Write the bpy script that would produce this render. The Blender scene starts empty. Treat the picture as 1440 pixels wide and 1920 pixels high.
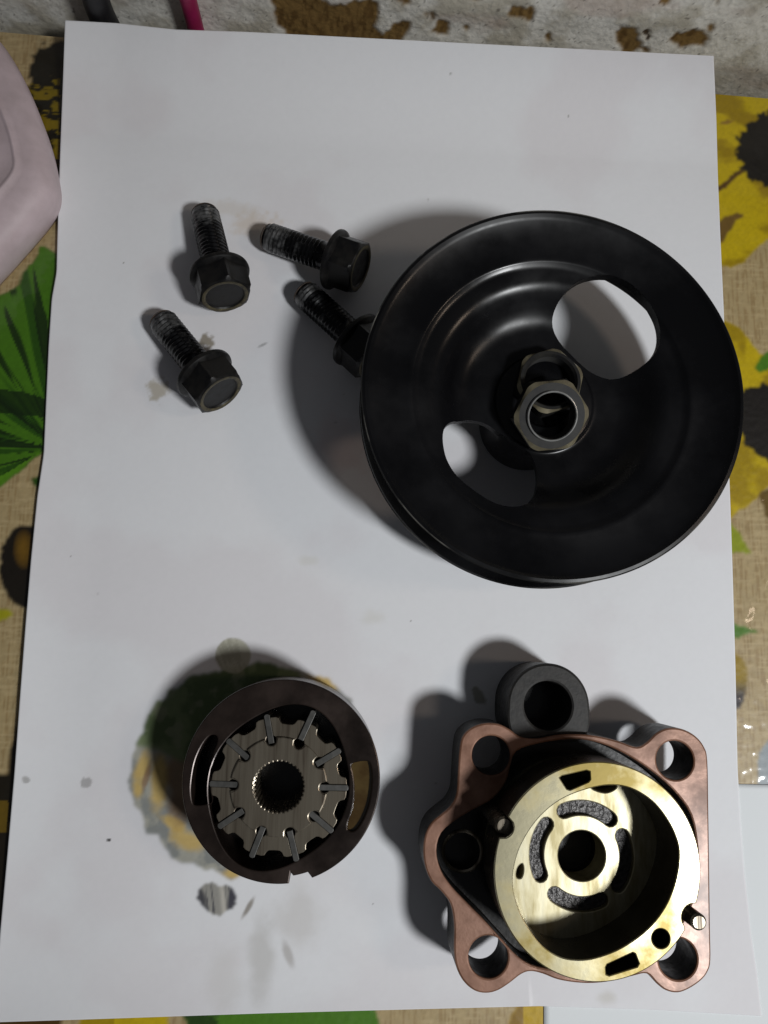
import bpy, bmesh, math, random
import numpy as np
from mathutils import Vector, Matrix, Euler
from mathutils.geometry import delaunay_2d_cdt

S = 0.001                                   # all lengths below are millimetres
scene = bpy.context.scene
COL = scene.collection

# ------------------------------------------------------------------ camera
CAM_LOC = np.array([-14.28, -46.46, 238.09])
CAM_ROT = (0.1611, -0.0532, 0.0119)
FPX = 1500.0                                # focal length in pixels of the 1440 x 1920 frame
cam = bpy.data.cameras.new('camera')
cam.sensor_fit = 'VERTICAL'
cam.sensor_height = 36.0
cam.sensor_width = 27.0
cam.lens = 36.0 * FPX / 1920.0
cam.clip_start = 0.01
cam.clip_end = 50.0
cam_ob = bpy.data.objects.new('camera', cam)
cam_ob.location = CAM_LOC * S
cam_ob.rotation_euler = CAM_ROT
COL.objects.link(cam_ob)
scene.camera = cam_ob

# ------------------------------------------------------------------ light
world = bpy.data.worlds.new('World')
scene.world = world
world.use_nodes = True
bg = world.node_tree.nodes['Background']
bg.inputs[0].default_value = (0.90, 0.93, 1.0, 1)
bg.inputs[1].default_value = 0.055

def lamp(name, loc, power, radius, colour, aim=None, cone=60):
    d = bpy.data.lights.new(name, 'SPOT' if aim else 'POINT')
    if aim:
        d.spot_size = math.radians(cone); d.spot_blend = 1.0
    d.energy = power
    d.shadow_soft_size = radius * S
    d.color = colour
    o = bpy.data.objects.new(name, d)
    o.location = np.array(loc) * S
    if aim:
        o.rotation_euler = (Vector(aim) - Vector(loc)).to_track_quat('-Z', 'Y').to_euler()
    COL.objects.link(o)
    return o

lamp('lamp_light', (455, -345, 750), 24.5, 66, (0.97, 0.99, 1.0), (65, -70, 0), 41)
lamp('room_light', (820, -60, 820), 3.0, 70, (1.0, 0.78, 0.60))

vs = scene.view_settings
vs.view_transform = 'Standard'
vs.look = 'None'
vs.exposure = 0.0
vs.gamma = 1.0
vs.use_curve_mapping = False

# ------------------------------------------------------------------ pixel <-> place
CM = np.array(Euler(CAM_ROT, 'XYZ').to_matrix())

def px(x, y, z=0.0):
    """point at height z (mm) that the photograph shows at pixel x, y"""
    d = CM @ np.array([(x - 720) / FPX, -(y - 960) / FPX, -1.0])
    t = (z - CAM_LOC[2]) / d[2]
    p = CAM_LOC + d * t
    return (p[0], p[1])

def pxa(x, y, z):
    x = np.asarray(x, float); y = np.asarray(y, float); z = np.asarray(z, float)
    v = np.stack([(x - 720) / FPX, -(y - 960) / FPX, -np.ones_like(x)], -1) @ CM.T
    t = (z - CAM_LOC[2]) / v[..., 2]
    return CAM_LOC + v * t[..., None]

def to_px(P):
    d = (P - CAM_LOC) @ CM
    return 720 + FPX * d[..., 0] / -d[..., 2], 960 - FPX * d[..., 1] / -d[..., 2]

def poly_px(pts, z):
    return [px(a, b, z) for a, b in pts]

# ------------------------------------------------------------------ numpy noise
def vnoise(x, y, seed=0):
    xi = np.floor(x).astype(np.int64); yi = np.floor(y).astype(np.int64)
    fx = x - xi; fy = y - yi
    fx = fx * fx * (3 - 2 * fx); fy = fy * fy * (3 - 2 * fy)
    def h(a, b):
        n = (a * 374761393 + b * 668265263 + seed * 1442695041) & 0x7fffffff
        n = ((n ^ (n >> 13)) * 1274126177) & 0x7fffffff
        n = n ^ (n >> 16)
        return (n & 0xffff) / 65535.0
    return (h(xi, yi) * (1 - fx) + h(xi + 1, yi) * fx) * (1 - fy) + (h(xi, yi + 1) * (1 - fx) + h(xi + 1, yi + 1) * fx) * fy

def fbm(x, y, seed=0, octaves=4):
    s = 0; a = 0.5; n = 0
    for k in range(octaves):
        s = s + a * vnoise(x, y, seed + 17 * k); n += a
        x = x * 2.03 + 5.1; y = y * 2.03 + 3.7; a *= 0.5
    return s / n

def inside(X, Y, poly):
    r = np.zeros(X.shape, bool)
    n = len(poly)
    for i in range(n):
        x0, y0 = poly[i]; x1, y1 = poly[(i + 1) % n]
        if y0 == y1:
            continue
        c = ((y0 > Y) != (y1 > Y)) & (X < (x1 - x0) * (Y - y0) / (y1 - y0) + x0)
        r ^= c
    return r

def blur(m, k=1):
    m = np.asarray(m, float)
    for _ in range(k):
        p = np.pad(m, 1, mode='edge')
        m = (p[1:-1, 1:-1] * 4 + 2 * (p[:-2, 1:-1] + p[2:, 1:-1] + p[1:-1, :-2] + p[1:-1, 2:]) + p[:-2, :-2] + p[2:, 2:] + p[:-2, 2:] + p[2:, :-2]) / 16
    return m

def smooth(a, b, v):
    t = np.clip((v - a) / (b - a), 0, 1)
    return t * t * (3 - 2 * t)

def lin(r, g, b):
    return np.array([((c / 255 + 0.055) / 1.055) ** 2.4 if c > 10 else c / 255 / 12.92 for c in (r, g, b)])

def mixc(C, col, m):
    m = np.asarray(m, float)[..., None]
    return C * (1 - m) + np.asarray(col) * m

# ------------------------------------------------------------------ curves
def catmull(pts, n=6):
    out = []
    N = len(pts)
    for i in range(N):
        p0, p1, p2, p3 = [np.array(pts[(i + k) % N], float) for k in (-1, 0, 1, 2)]
        for j in range(n):
            t = j / n
            out.append(tuple(0.5 * (2 * p1 + (p2 - p0) * t + (2 * p0 - 5 * p1 + 4 * p2 - p3) * t * t + (3 * p1 - p0 - 3 * p2 + p3) * t ** 3)))
    return out

def circle(c, r, n=64, ry=None):
    ry = r if ry is None else ry
    return [(c[0] + r * math.cos(2 * math.pi * i / n), c[1] + ry * math.sin(2 * math.pi * i / n)) for i in range(n)]

# ------------------------------------------------------------------ materials
def mat(name, col, rough=0.5, metal=0.0, col2=None, nscale=200.0, stretch=(1, 1, 1), rot=0.0, bump=0.0, bscale=None,
        rvar=0.0, coat=0.0, coat_rough=0.1, attr=None, spec=0.5, contrast=(0.35, 0.65), aniso=0.0, detail=5):
    m = bpy.data.materials.new(name)
    m.use_nodes = True
    nt = m.node_tree; N = nt.nodes; L = nt.links
    b = N['Principled BSDF']
    b.inputs['Roughness'].default_value = rough
    b.inputs['Metallic'].default_value = metal
    b.inputs['Specular IOR Level'].default_value = spec
    b.inputs['Coat Weight'].default_value = coat
    b.inputs['Coat Roughness'].default_value = coat_rough
    if aniso:
        b.inputs['Anisotropic'].default_value = aniso
    b.inputs['Base Color'].default_value = (*col, 1)
    tc = N.new('ShaderNodeTexCoord')
    mp = N.new('ShaderNodeMapping')
    mp.inputs['Scale'].default_value = stretch
    mp.inputs['Rotation'].default_value = (0, 0, rot)
    L.new(tc.outputs['Object'], mp.inputs['Vector'])
    nz = N.new('ShaderNodeTexNoise')
    nz.inputs['Scale'].default_value = nscale
    nz.inputs['Detail'].default_value = detail
    nz.inputs['Roughness'].default_value = 0.6
    L.new(mp.outputs['Vector'], nz.inputs['Vector'])
    rp = N.new('ShaderNodeMapRange')
    rp.inputs['From Min'].default_value = contrast[0]
    rp.inputs['From Max'].default_value = contrast[1]
    L.new(nz.outputs['Fac'], rp.inputs['Value'])
    if attr:
        at = N.new('ShaderNodeAttribute'); at.attribute_name = attr
        L.new(at.outputs['Color'], b.inputs['Base Color'])
    elif col2 is not None:
        mx = N.new('ShaderNodeMix'); mx.data_type = 'RGBA'
        mx.inputs[6].default_value = (*col, 1); mx.inputs[7].default_value = (*col2, 1)
        L.new(rp.outputs['Result'], mx.inputs[0])
        L.new(mx.outputs[2], b.inputs['Base Color'])
    if rvar:
        mr = N.new('ShaderNodeMapRange')
        mr.inputs['To Min'].default_value = max(0.02, rough - rvar); mr.inputs['To Max'].default_value = min(1, rough + rvar)
        L.new(rp.outputs['Result'], mr.inputs['Value'])
        L.new(mr.outputs['Result'], b.inputs['Roughness'])
    if bump:
        n2 = N.new('ShaderNodeTexNoise')
        n2.inputs['Scale'].default_value = bscale or nscale
        n2.inputs['Detail'].default_value = 4
        L.new(mp.outputs['Vector'], n2.inputs['Vector'])
        bp = N.new('ShaderNodeBump')
        bp.inputs['Strength'].default_value = 1.0
        bp.inputs['Distance'].default_value = bump * S
        L.new(n2.outputs['Fac'], bp.inputs['Height'])
        L.new(bp.outputs['Normal'], b.inputs['Normal'])
    return m

M = {}
M['paper'] = mat('paper', (0.78, 0.78, 0.8), 0.75, attr='col', bump=0.02, bscale=900, spec=0.25)
M['cloth'] = mat('printed_oilcloth', (0.4, 0.32, 0.2), 0.42, attr='col', bump=0.05, bscale=420, coat=0.5, coat_rough=0.09, spec=0.35)
M['wall'] = mat('plaster', (0.5, 0.48, 0.42), 0.9, attr='col', bump=0.25, bscale=700, spec=0.15)
M['black_paint'] = mat('black_paint', (0.003, 0.003, 0.0035), 0.31, col2=(0.0065, 0.0065, 0.0075), nscale=28, detail=9, rvar=0.1, bump=0.01, bscale=300, spec=0.27, contrast=(0.4, 0.62))
M['dark_steel'] = mat('dark_steel', (0.0045, 0.0045, 0.005), 0.4, col2=(0.011, 0.01, 0.009), nscale=350, rvar=0.12, metal=0.0, bump=0.03, bscale=900, spec=0.3)
M['thread'] = mat('bolt_thread', (0.008, 0.008, 0.009), 0.34, col2=(0.10, 0.10, 0.10), nscale=300, rvar=0.1, metal=0.7, bump=0.02, bscale=900, contrast=(0.55, 0.75))
M['worn_thread'] = mat('worn_thread', (0.03, 0.03, 0.031), 0.36, col2=(0.2, 0.2, 0.2), nscale=420, rvar=0.1, metal=0.6, bump=0.02, bscale=900, contrast=(0.4, 0.7))
M['bolt_edge'] = mat('worn_brass_edge', (0.12, 0.1, 0.055), 0.5, metal=0.5, col2=(0.04, 0.036, 0.026), nscale=600)
M['rust'] = mat('rusty_tip', (0.09, 0.055, 0.035), 0.7, col2=(0.03, 0.025, 0.02), nscale=700)
M['nut_steel'] = mat('nut_steel', (0.07, 0.062, 0.045), 0.42, metal=0.8, col2=(0.025, 0.022, 0.018), nscale=350, rvar=0.1)
M['nut_edge'] = mat('lit_nut_edge', (0.26, 0.23, 0.15), 0.45, metal=0.5, col2=(0.14, 0.12, 0.08), nscale=350, rvar=0.1)  # lighter chamfer colour paints the light caught along the nut edges
M['nut_face'] = mat('dark_nut_face', (0.008, 0.008, 0.009), 0.55, col2=(0.02, 0.019, 0.016), nscale=300, spec=0.25)
M['bright_steel'] = mat('bright_steel', (0.6, 0.6, 0.58), 0.24, metal=0.6, col2=(0.36, 0.36, 0.35), nscale=400)
M['copper_face'] = mat('oily_copper_face', (0.27, 0.135, 0.085), 0.45, metal=0.25, col2=(0.15, 0.062, 0.03), nscale=160, rvar=0.08, bump=0.03, bscale=1200, coat=0.3, coat_rough=0.25)
M['cast'] = mat('cast_iron_dark', (0.006, 0.006, 0.0065), 0.5, col2=(0.014, 0.013, 0.012), nscale=400, bump=0.12, bscale=900, rvar=0.1)
M['cast_grey'] = mat('cast_iron_machined', (0.02, 0.018, 0.016), 0.55, col2=(0.008, 0.0075, 0.007), nscale=500, bump=0.05, bscale=1000, metal=0.2)
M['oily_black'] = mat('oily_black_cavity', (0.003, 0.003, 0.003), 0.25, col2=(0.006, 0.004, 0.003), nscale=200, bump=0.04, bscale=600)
M['cam_brass'] = mat('oiled_steel', (0.36, 0.33, 0.22), 0.33, metal=0.82, col2=(0.17, 0.13, 0.04), nscale=55, detail=8, rvar=0.07, stretch=(1, 1, 1), contrast=(0.42, 0.62), bump=0.012, bscale=500)
M['plate'] = mat('brushed_plate', (0.50, 0.465, 0.33), 0.36, metal=0.68, col2=(0.27, 0.23, 0.12), nscale=300, rvar=0.06, stretch=(1, 0.25, 1), rot=0.7, bump=0.012, bscale=600)
M['ring_side'] = mat('dark_oiled_side', (0.05, 0.042, 0.03), 0.3, metal=0.6, col2=(0.025, 0.02, 0.014), nscale=120, rvar=0.05)
M['pocket'] = mat('rough_pocket', (0.02, 0.018, 0.018), 0.35, metal=0.5, col2=(0.06, 0.057, 0.055), nscale=900, bump=0.35, bscale=900)
M['ring_brown'] = mat('oily_brown_steel', (0.018, 0.013, 0.011), 0.28, metal=0.5, col2=(0.04, 0.027, 0.022), nscale=70, rvar=0.08, bump=0.01, bscale=900)
M['rotor'] = mat('brushed_rotor', (0.33, 0.29, 0.225), 0.3, metal=0.74, col2=(0.075, 0.06, 0.044), nscale=520, stretch=(1, 0.05, 1), rot=0.06, rvar=0.12, contrast=(0.38, 0.64), bump=0.03, bscale=700)
M['vane'] = mat('vane_steel', (0.095, 0.093, 0.088), 0.45, metal=0.5, col2=(0.06, 0.06, 0.056), nscale=500)
M['oil'] = mat('dark_oil', (0.05, 0.028, 0.008), 0.06, col2=(0.09, 0.06, 0.02), nscale=120, coat=1.0, coat_rough=0.03)
M['tub'] = mat('pale_pink_plastic', (0.60, 0.49, 0.515), 0.5, col2=(0.50, 0.405, 0.42), nscale=110, detail=8, bump=0.03, bscale=300, spec=0.4)
M['cable_black'] = mat('black_cable', (0.008, 0.008, 0.01), 0.55, col2=(0.014, 0.014, 0.016), nscale=300)
M['cable_pink'] = mat('crimson_cable', (0.30, 0.012, 0.085), 0.45, col2=(0.24, 0.01, 0.06), nscale=200)
M['table'] = mat('table_wood', (0.12, 0.08, 0.05), 0.6, col2=(0.07, 0.05, 0.03), nscale=60, stretch=(1, 0.1, 1))

nt = M['cloth'].node_tree
tc = nt.nodes.new('ShaderNodeTexCoord'); nz = nt.nodes.new('ShaderNodeTexNoise'); bp = nt.nodes.new('ShaderNodeBump')
nz.inputs['Scale'].default_value = 75; nz.inputs['Detail'].default_value = 2
bp.inputs['Distance'].default_value = 1.6 * S
nt.links.new(tc.outputs['Object'], nz.inputs['Vector']); nt.links.new(nz.outputs['Fac'], bp.inputs['Height'])
nt.links.new(bp.outputs['Normal'], nt.nodes['Principled BSDF'].inputs['Coat Normal'])

# ------------------------------------------------------------------ mesh helpers
def finish(name, me, material, parent=None, smooth_angle=35, bevel=0.0, seg=2):
    mats = material if isinstance(material, (list, tuple)) else [material]
    for m in mats:
        me.materials.append(m)
    o = bpy.data.objects.new(name, me)
    COL.objects.link(o)
    if parent is not None:
        o.parent = parent
    me.polygons.foreach_set('use_smooth', [True] * len(me.polygons))
    me.set_sharp_from_angle(angle=math.radians(16 if me.get('prism') else smooth_angle))
    if bevel:
        md = o.modifiers.new('bevel', 'BEVEL')
        md.width = bevel * S; md.segments = seg; md.limit_method = 'ANGLE'; md.angle_limit = math.radians(40)
        md.harden_normals = False
    return o

def rings_mesh(name, loops, closed=False, cap0=False, cap1=False):
    """loops: list of equally long lists of (x, y, z) in mm"""
    n = len(loops[0]); V = [tuple(c * S for c in p) for l in loops for p in l]; F = []
    K = len(loops)
    for k in range(K if closed else K - 1):
        a = k * n; b = ((k + 1) % K) * n
        for i in range(n):
            j = (i + 1) % n
            F.append((a + i, a + j, b + j, b + i))
    if cap0: F.append(tuple(range(n))[::-1])
    if cap1: F.append(tuple(range((K - 1) * n, K * n)))
    me = bpy.data.meshes.new(name)
    me.from_pydata(V, [], F)
    bm = bmesh.new(); bm.from_mesh(me)
    bmesh.ops.recalc_face_normals(bm, faces=bm.faces)
    bm.to_mesh(me); bm.free()
    return me

def lathe_mesh(name, prof, n=96, closed=True, c=(0, 0)):
    loops = [[(c[0] + r * math.cos(2 * math.pi * i / n), c[1] + r * math.sin(2 * math.pi * i / n), z) for i in range(n)] for r, z in prof]
    return rings_mesh(name, loops, closed=closed)

def hexr(th, af):
    a = (th % (math.pi / 3)) - math.pi / 6
    return af / 2 / math.cos(a)

def offset_loop(poly, d):
    """move a closed loop by d to its left (towards the inside of a counter-clockwise loop)"""
    P_ = np.array(poly, float)
    e0 = P_ - np.roll(P_, 1, 0); e1 = np.roll(P_, -1, 0) - P_
    e0 /= np.maximum(np.linalg.norm(e0, axis=1, keepdims=True), 1e-9); e1 /= np.maximum(np.linalg.norm(e1, axis=1, keepdims=True), 1e-9)
    n0 = np.stack([-e0[:, 1], e0[:, 0]], 1); n1 = np.stack([-e1[:, 1], e1[:, 0]], 1)
    m = n0 + n1
    l2 = np.maximum((m * m).sum(1, keepdims=True), 0.8)
    return P_ + d * 2 * m / l2

def ccw(poly):
    P_ = np.array(poly, float)
    a = (P_[:, 0] * np.roll(P_[:, 1], -1) - np.roll(P_[:, 0], -1) * P_[:, 1]).sum()
    return [tuple(p) for p in (P_ if a > 0 else P_[::-1])]

def prism_mesh(name, outer, holes, z0, z1, top_mat=0, side_mat=0, bevel=0.0):
    """plate between z0 and z1 with holes; bevel rounds the upper edges"""
    outer = ccw(outer); holes = [ccw(h)[::-1] for h in holes]
    polys = [outer] + holes
    lev = [(0.0, z0), (0.0, z1)] if not bevel else [(0.0, z0), (0.0, z1 - bevel), (0.29 * bevel, z1 - 0.29 * bevel), (bevel, z1)]
    V = []; F = []; MI = []
    rings = []
    for off, z in lev:
        st = []
        for poly in polys:
            q = offset_loop(poly, off) if off else np.array(poly, float)
            st.append((len(V), q))
            V += [(a * S, b * S, z * S) for a, b in q]
        rings.append(st)
    for k in range(len(lev) - 1):
        for (a, q), (b, _) in zip(rings[k], rings[k + 1]):
            m = len(q)
            for i in range(m):
                j = (i + 1) % m
                F.append((a + i, a + j, b + j, b + i)); MI.append(side_mat if k == 0 else top_mat)
    for lv, flip, mi in ((len(lev) - 1, False, top_mat), (0, True, side_mat)):
        st = rings[lv]
        pts = [tuple(p) for _, q in st for p in q]
        base = st[0][0]
        ed = []; o = 0
        for _, q in st:
            m = len(q); ed += [(o + i, o + (i + 1) % m) for i in range(m)]; o += m
        vo, eo, fo_, ov, oe, of = delaunay_2d_cdt([Vector(p) for p in pts], ed, [], 0, 1e-7)
        vmap = [x[0] if len(x) else None for x in ov]
        cen = np.array([[sum(vo[i][0] for i in f) / 3, sum(vo[i][1] for i in f) / 3] for f in fo_])
        keep = inside(cen[:, 0], cen[:, 1], [tuple(p) for p in st[0][1]])
        for _, q in st[1:]:
            keep &= ~inside(cen[:, 0], cen[:, 1], [tuple(p) for p in q])
        for f, kp in zip(fo_, keep):
            if not kp: continue
            ids = [vmap[i] for i in f]
            if None in ids or len(set(ids)) < 3: continue
            ids = [base + i for i in ids]
            F.append(tuple(ids[::-1] if flip else ids)); MI.append(mi)
    me = bpy.data.meshes.new(name)
    me.from_pydata(V, [], F)
    me.polygons.foreach_set('material_index', MI)
    bm = bmesh.new(); bm.from_mesh(me)
    bmesh.ops.recalc_face_normals(bm, faces=bm.faces)
    bm.to_mesh(me); bm.free()
    me['prism'] = 1
    return me

def grid_mesh(name, P, C):
    """P: (ny, nx, 3) mm, C: (ny, nx, 3) linear colour"""
    ny, nx = P.shape[:2]
    idx = np.arange(ny * nx).reshape(ny, nx)
    q = np.stack([idx[:-1, :-1], idx[:-1, 1:], idx[1:, 1:], idx[1:, :-1]], -1).reshape(-1, 4)
    me = bpy.data.meshes.new(name)
    me.vertices.add(ny * nx); me.vertices.foreach_set('co', (P * S).reshape(-1).astype(np.float32))
    me.loops.add(q.size); me.loops.foreach_set('vertex_index', q.reshape(-1).astype(np.int32))
    me.polygons.add(len(q)); me.polygons.foreach_set('loop_start', np.arange(0, q.size, 4, dtype=np.int32))
    me.update(calc_edges=True)
    a = me.color_attributes.new('col', 'FLOAT_COLOR', 'POINT')
    c = np.concatenate([C, np.ones((ny, nx, 1))], -1)
    a.data.foreach_set('color', c.reshape(-1).astype(np.float32))
    return me

def thing(name, label, cat, loc=(0, 0, 0), group=None):
    o = bpy.data.objects.new(name, None)
    o.empty_display_size = 0.01
    COL.objects.link(o)
    o.location = [c * S for c in loc]
    tag(o, label, cat, group)
    return o

def tag(o, label, cat, group=None):
    o['label'] = label; o['category'] = cat
    if group: o['group'] = group
    return o

# ================================================================== SETTING
# table top under the cloth
WALL_A, WALL_B = 143.0, -0.0425           # wall foot: y = A + B x
GAP = 8.0                                 # the table stands a little off the wall
def wall_y(x): return WALL_A + GAP + WALL_B * np.asarray(x, float)

me = prism_mesh('table_top', [(-160, -190), (165, -190), (165, 132), (-160, 132)], [], -22, -0.9)
o = finish('table_top', me, M['table']); o['kind'] = 'structure'

# ---- wall: plaster with paint flaked off
nx, ny = 620, 200
wx = np.linspace(-165, 165, nx); wz = np.linspace(-40, 85, ny)
WX, WZ = np.meshgrid(wx, wz)
WY = wall_y(WX)
PX, PY = to_px(np.stack([WX, WY, WZ], -1))
J1 = (fbm(WX / 3.5, WZ / 3.5, 3) - 0.5) * 26; J2 = (fbm(WX / 3.5, WZ / 3.5, 9) - 0.5) * 26
QX, QY = PX + J1, PY + J2
mask = inside(QX, QY, [(506, -10), (508, 25), (525, 45), (545, 90), (660, 100), (745, 110), (752, 70), (765, 45), (740, 40), (722, 62), (704, 60), (706, 30), (712, 10), (690, -6), (672, 2), (650, 10), (622, 6), (606, -8)])
for cx, cy, rx, ry in [(758, 4, 9, 10), (808, 30, 9, 8), (829, 52, 14, 10), (870, 57, 5, 6), (975, 24, 26, 12), (992, 34, 9, 9), (1030, 72, 6, 6), (1180, 78, 22, 26), (1295, 70, 36, 16),
                       (1272, 80, 20, 10), (1250, 0, 16, 6), (1345, 2, 6, 6), (1336, 54, 7, 8), (1218, 64, 9, 6), (1206, 95, 8, 6), (895, -3, 14, 6)]:
    mask |= ((QX - cx) / rx) ** 2 + ((QY - cy) / ry) ** 2 < 1
mask |= (fbm(WX / 6, WZ / 6, 31) > 0.71) & (QY < -4)
mk = mask.astype(float)
n1 = fbm(WX / 9, WZ / 9, 5); n2 = fbm(WX / 1.1, WZ / 1.1, 6); n3 = fbm(WX / 30, WZ / 12, 7)
C = np.ones((ny, nx, 3)) * lin(236, 233, 224)
C = mixc(C, lin(165, 155, 130), smooth(0.42, 0.7, n1) * 0.6)
C = mixc(C, lin(150, 146, 138), smooth(0.5, 0.75, n2) * 0.3)
C = mixc(C, lin(190, 168, 155), smooth(0.55, 0.75, n3) * 0.5)
C = mixc(C, lin(165, 152, 122), smooth(60, 110, PY - (PX - 700) * 0.05) * 0.5)
C = mixc(C, lin(80, 72, 66), (vnoise(WX * 1.3, WZ * 1.3, 44) > 0.93) * 0.6)
brown = lin(136, 108, 64)
Cb = np.ones((ny, nx, 3)) * brown
Cb = mixc(Cb, lin(95, 70, 38), smooth(0.4, 0.7, fbm(WX / 1.2, WZ / 4.0, 12)) * 0.8)
C = mixc(C, Cb, blur(mask))
C = mixc(C, lin(50, 38, 34), (((QX - 1218) / 9) ** 2 + ((QY - 64) / 6) ** 2 < 1) * 0.8)
P = np.stack([WX, WY + blur(mk) * 0.45 - (n2 - 0.5) * 0.3 - (n1 - .5) * 0.8, WZ], -1)
o = finish('wall', grid_mesh('wall', P, C), M['wall'], smooth_angle=80); o['kind'] = 'structure'
md = o.modifiers.new('thickness', 'SOLIDIFY'); md.thickness = 6 * S; md.offset = -1; md.use_rim_only = True

# ---- tablecloth with printed flowers and leaves
step = 0.5
gx = np.arange(-150, 155.01, step); gy = np.arange(-175, 150.01, step)
GX, GY = np.meshgrid(gx, gy)
wl = wall_y(GX) - GAP
GYc = np.minimum(GY, wl)
Z = -0.55 + 0.0 * GX
PX, PY = to_px(np.stack([GX, GYc, Z], -1))
j1 = (fbm(GX / 3, GYc / 3, 21) - 0.5); j2 = (fbm(GX / 3, GYc / 3, 22) - 0.5)
QX, QY = PX + j1 * 10, PY + j2 * 10
JX, JY = PX + (fbm(GX / 1.8, GYc / 1.8, 23, 2) - 0.5) * 26, PY + (fbm(GX / 1.8, GYc / 1.8, 24, 2) - 0.5) * 26
fib = fbm(GX / 0.5, GYc / 5, 25) ; fib2 = fbm(GX / 6, GYc / 0.7, 26)
beige = lin(184, 163, 120)
C = np.ones(GX.shape + (3,)) * beige
C = mixc(C, lin(150, 122, 78), smooth(0.45, 0.7, fib) * 0.55)
C = mixc(C, lin(205, 184, 140), smooth(0.5, 0.72, fib2) * 0.5)
YEL, YEL2, GRN, GRN2, DKG, BLK, BRN = lin(205, 178, 12), lin(158, 130, 8), lin(78, 128, 24), lin(44, 84, 14), lin(20, 40, 10), lin(24, 20, 16), lin(92, 64, 26)
def paint(poly, col, jag=False, amount=1.0):
    global C
    m = blur(inside(JX if jag else QX, JY if jag else QY, poly))
    C = mixc(C, col, m * amount)
    return m
# right side flowers
m = paint([(1200, 160), (1520, 160), (1520, 430), (1440, 450), (1418, 464), (1395, 490), (1368, 500), (1340, 494), (1250, 480)], YEL)
C = mixc(C, YEL2, m * smooth(0.45, 0.65, fbm(GX / 14, GYc / 9, 61)) * 0.9)
paint([(1300, 360), (1352, 345), (1390, 315), (1396, 322), (1360, 352), (1320, 380)], BRN)
paint([(1330, 440), (1352, 412), (1382, 400), (1396, 402), (1372, 425), (1355, 455), (1330, 460)], lin(120, 92, 40))
paint([(1345, 232), (1365, 222), (1380, 226), (1365, 232)], lin(150, 115, 50))
paint([(1374, 285), (1385, 262), (1398, 240), (1410, 222), (1440, 205), (1500, 210), (1530, 280), (1490, 350), (1440, 352), (1412, 338), (1396, 318), (1388, 300)], BLK, True)
m = paint([(1300, 585), (1366, 602), (1392, 622), (1426, 664), (1470, 680), (1520, 700), (1520, 860), (1445, 905), (1421, 931), (1371, 972), (1320, 990), (1280, 900)], YEL)
C = mixc(C, YEL2, m * smooth(0.5, 0.68, fbm(GX / 10, GYc / 12, 62)) * 0.8)
paint([(1416, 690), (1424, 672), (1445, 655), (1500, 640), (1500, 690), (1440, 690), (1424, 700)], GRN)
paint([(1380, 760), (1396, 730), (1420, 722), (1480, 720), (1520, 790), (1470, 868), (1432, 860), (1402, 832), (1390, 812), (1376, 790)], BLK, True)
paint([(1420, 930), (1428, 920), (1445, 915), (1460, 975), (1440, 975)], lin(110, 85, 30))
paint([(1340, 970), (1373, 982), (1392, 1008), (1409, 1041), (1375, 1036), (1340, 1030)], lin(148, 160, 20))
paint([(1350, 1150), (1380, 1168), (1400, 1176), (1421, 1185), (1400, 1190), (1383, 1199), (1350, 1200)], GRN)
m = ((QX - 1376) / 25) ** 2 + ((QY - 1278) / 52) ** 2 < 1
C = mixc(C, mixc(np.ones_like(C) * YEL2, lin(40, 34, 40), smooth(1265, 1310, PY)), blur(m))
paint([(1421, 1480), (1422, 1440), (1426, 1412), (1433, 1394), (1450, 1380), (1500, 1390), (1500, 1490)], lin(150, 160, 165))
# left side leaf
leaf = [(77, 459), (92, 468), (120, 486), (190, 600), (190, 780), (130, 830), (81, 846), (50, 872), (0, 914), (-60, 960), (-140, 900), (-120, 650), (-40, 590), (0, 556), (38, 532), (43, 504), (62, 496), (70, 476)]
m = paint(leaf, GRN2)
ang = np.arctan2(PY - 842, PX - 110); rad = np.hypot(PY - 842, PX - 110)
strk = fbm(ang * 9 + 3, rad / 260, 71, 3)
C = mixc(C, GRN, m * smooth(0.42, 0.55, strk) * 0.85)
C = mixc(C, DKG, m * smooth(0.53, 0.62, fbm(ang * 13, rad / 200, 72, 3)) * 0.9)
C = mixc(C, DKG, m * (np.abs(PY - 760 - (PX - 60) * 0.15) < 22 + 14 * (fbm(GX / 5, GYc / 5, 73) - 0.5)) * 0.85)
C = mixc(C, lin(96, 150, 30), m * ((842 + (110 - PX) * 0.62 - PY < 16)) * 0.8)
paint([(55, 900), (90, 890), (90, 916), (68, 912)], GRN2)
# dark upper-left flower, widened to paint in the shade between dish and paper
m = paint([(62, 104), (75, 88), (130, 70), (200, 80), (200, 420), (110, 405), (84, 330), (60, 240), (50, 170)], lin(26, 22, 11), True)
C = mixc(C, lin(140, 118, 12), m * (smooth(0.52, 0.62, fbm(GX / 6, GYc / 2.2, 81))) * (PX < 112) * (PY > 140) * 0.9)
m = ((QX - 48) / 48) ** 2 + ((QY - 1062) / 78) ** 2 < 1
C = mixc(C, mixc(np.ones_like(C) * lin(28, 22, 14), lin(120, 88, 24), np.clip(1 - ((PX - 45) / 22) ** 2 - ((PY - 1030) / 40) ** 2, 0, 1)), blur(m))
paint([(-30, 1140), (14, 1143), (24, 1153), (8, 1164), (-30, 1168)], lin(170, 165, 30))
m = paint([(36, 1352), (26, 1380), (18, 1410), (17, 1450), (0, 1452), (-60, 1440), (-90, 1700), (40, 1800), (90, 1400)], lin(30, 24, 12))
C = mixc(C, lin(120, 95, 20), m * (np.abs(PX - 4) < 12) * (np.abs(PY - 1530) < 30) * 0.8)
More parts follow.
